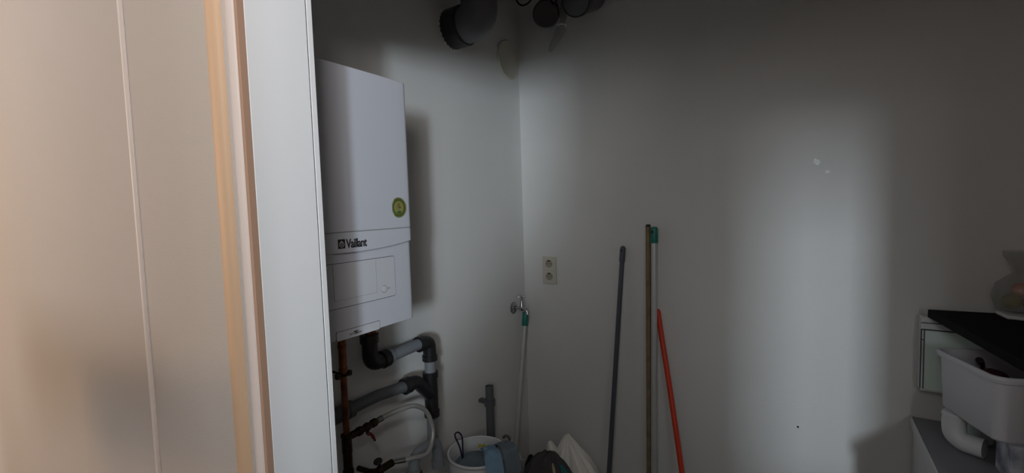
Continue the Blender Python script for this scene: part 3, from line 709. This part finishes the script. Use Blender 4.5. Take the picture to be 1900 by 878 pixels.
# white tray and filled bag on the board
bm = N(); q0 = P0+(P2-P0)*.44+(P1-P0)*.03+nn*.0305
ty = [q0, q0+(P2-P0)*.52+(P1-P0)*.0, q0+(P2-P0)*.52+(P1-P0)*.24, q0+(P1-P0)*.12]
lo = [bm.verts.new(p) for p in ty]; hi = [bm.verts.new(p+nn*.012) for p in ty]; bm.faces.new(lo); bm.faces.new(hi)
for k in range(4): bm.faces.new((lo[k], lo[(k+1)%4], hi[(k+1)%4], hi[k]))
tag(obj('tray', bm, M['dullwhite'], bevel=.003), 'thin white tray on the black board under the clear bag', 'tray')
zt = q0.z+.014
fb = thing('filled_bag', 'clear bag of orange and green produce on the white tray at the right edge', 'bag', (1.955,2.145,zt))
bm = N(); rows = []
for (h, r_) in ((0,.045),(.008,.062),(.05,.070),(.09,.062),(.115,.040),(.130,.022),(.150,.030),(.185,.048),(.20,.052)):
    rows.append([bm.verts.new((1.955+r_*1.0*(1+.14*noise.noise((math.cos(2*PI*k/40)*2.5,math.sin(2*PI*k/40)*2.5,h*14)))*math.cos(2*PI*k/40), 2.145+min(.05,r_*.7)*(1+.14*noise.noise((math.cos(2*PI*k/40)*2.5,math.sin(2*PI*k/40)*2.5,h*14)))*math.sin(2*PI*k/40), zt+h)) for k in range(40)])
for r0, r1 in zip(rows, rows[1:]):
    for k in range(40): bm.faces.new((r0[k], r0[(k+1)%40], r1[(k+1)%40], r1[k]))
bm.faces.new(rows[0][::-1]); obj('film', bm, M['film'], fb)
for i, (dx, dy, dz, r_, mm, nm) in enumerate(((-.028,-.008,.034,.026,'olive','green'),(.022,-.012,.032,.027,'orange','orange'),(-.004,.006,.072,.024,'orange','orange'))):
    bm = N(); bmesh.ops.create_icosphere(bm, subdivisions=3, radius=r_); bmesh.ops.translate(bm, verts=bm.verts, vec=(1.955+dx,2.145+dy,zt+dz))
    f = obj('fruit', bm, M[mm]); tag(f, ['green fruit at the left of the clear bag','orange fruit at the lower right inside the clear bag','orange fruit topmost inside the clear bag'][i], 'fruit')

# things under the tub
bm = N()
jp = smoothpath([(1.775,2.0,.884),(1.773,2.0,.862),(1.772,2.0,.842),(1.775,1.995,.815),(1.791,1.985,.799),(1.808,1.975,.797),(1.836,1.96,.797)],8)
tube(bm, jp, .031, 22)
pj = thing('curved_pipe', 'curved white plastic pipe under the left corner of the grey-white tub', 'pipe', (1.775,2.0,.766)); obj('bend', bm, M['white'], pj)
bm = N(); torus(bm, jp[3], .0315, .003, (0,0,1), 24, 8); obj('collar', bm, M['white'], pj)
bm = N(); lathe(bm, [(0,0),(.030,0),(.036,.006),(.040,.06),(.038,.098),(.034,.105),(0,.1195)], (1.850,2.088,.7655), n=32)
tag(obj('pot', bm, M['mint']), 'pale rounded pot half hidden behind the curved white pipe', 'pot')
bm = N(); box(bm, 1.850,1.99,1.80,1.92,.7655,.8845); ct = thing('printed_carton', 'pale carton with grey print under the near corner of the tub', 'carton', (1.92,1.875,.7655)); obj('body', bm, M['card'], ct, bevel=.002)
bm = N(); box(bm, 1.8495,1.99,1.868,1.882,.8840,.8848); obj('tape', bm, M['dullwhite'], ct, smooth=False)
bm = N(); box(bm, 1.886,1.95,1.962,2.03,.7655,.850); box(bm, 1.882,1.954,1.958,2.034,.822,.836)
tag(obj('black_tin', bm, M['black'], bevel=.004), 'black tin in the gap between the pale pot and the carton', 'tin')

# ------------------------------------------------------------------ lights
def area(name, loc, target, sx, sy, power, col, spread=PI):
    l = bpy.data.lights.new(name, 'AREA'); l.shape = 'RECTANGLE'; l.size = sx; l.size_y = sy; l.energy = power; l.color = col; l.spread = spread
    o = bpy.data.objects.new(name, l); C.objects.link(o); o.location = loc
    o.rotation_euler = (Vector(target)-Vector(loc)).to_track_quat('-Z', 'Y').to_euler(); return o
area('window_daylight', (3.0,-2.74,1.85), (1.0,1.4,1.6), .24, .46, 70, (.80,.90,1.0))
area('window_sky', (3.0,-2.77,1.86), (1.0,1.4,1.6), .92, .80, 46, (.84,.93,1.0))
area('hall_lamp', (-3.6,-2.2,1.9), (-.2,.4,1.4), .4, .4, 37, (1.0,.58,.25))
area('hall_side_fill', (-2.0,-2.4,1.95), (-.3,.4,1.2), 1.0, 1.0, 21, (.92,.94,1.0))  # added neutral fill for the lower hall wall, no real source
area('hall_ceiling_fill', (-.9,-.20,2.74), (-.9,-.20,0), 1.2, .3, 4, (.88,.93,1.0))  # added neutral fill over the hall, not an existing fixture
area('doorway_fill', (1.27,-.15,2.15), (.20,.55,2.38), .25, .2, 5, (1.0,.93,.90))  # added fill to brighten the jamb and the shaded boiler front
W = bpy.data.worlds.new('world'); bpy.context.scene.world = W; W.use_nodes = True
W.node_tree.nodes['Background'].inputs[0].default_value = (.5,.55,.6,1); W.node_tree.nodes['Background'].inputs[1].default_value = .2

# ------------------------------------------------------------------ camera
cam = bpy.data.cameras.new('camera'); co = bpy.data.objects.new('camera', cam); C.objects.link(co)
yaw, pit, rol = math.radians(33.019), math.radians(3.752), math.radians(-1.729)
fw = Vector((-math.sin(yaw)*math.cos(pit), math.cos(yaw)*math.cos(pit), -math.sin(pit))); rt = Vector((math.cos(yaw), math.sin(yaw), 0)); up = rt.cross(fw)
R = math.cos(rol)*rt+math.sin(rol)*up; Uv = -math.sin(rol)*rt+math.cos(rol)*up
co.matrix_world = Matrix(((R.x,Uv.x,-fw.x,1.366),(R.y,Uv.y,-fw.y,0),(R.z,Uv.z,-fw.z,1.6),(0,0,0,1)))
cam.sensor_width = 36; cam.sensor_fit = 'HORIZONTAL'; cam.lens = 850/1900*36; cam.clip_start = .02
sc = bpy.context.scene; sc.camera = co
vs = sc.view_settings; vs.view_transform = 'Standard'; vs.look = 'None'; vs.exposure = .05; vs.gamma = 1; vs.use_curve_mapping = False
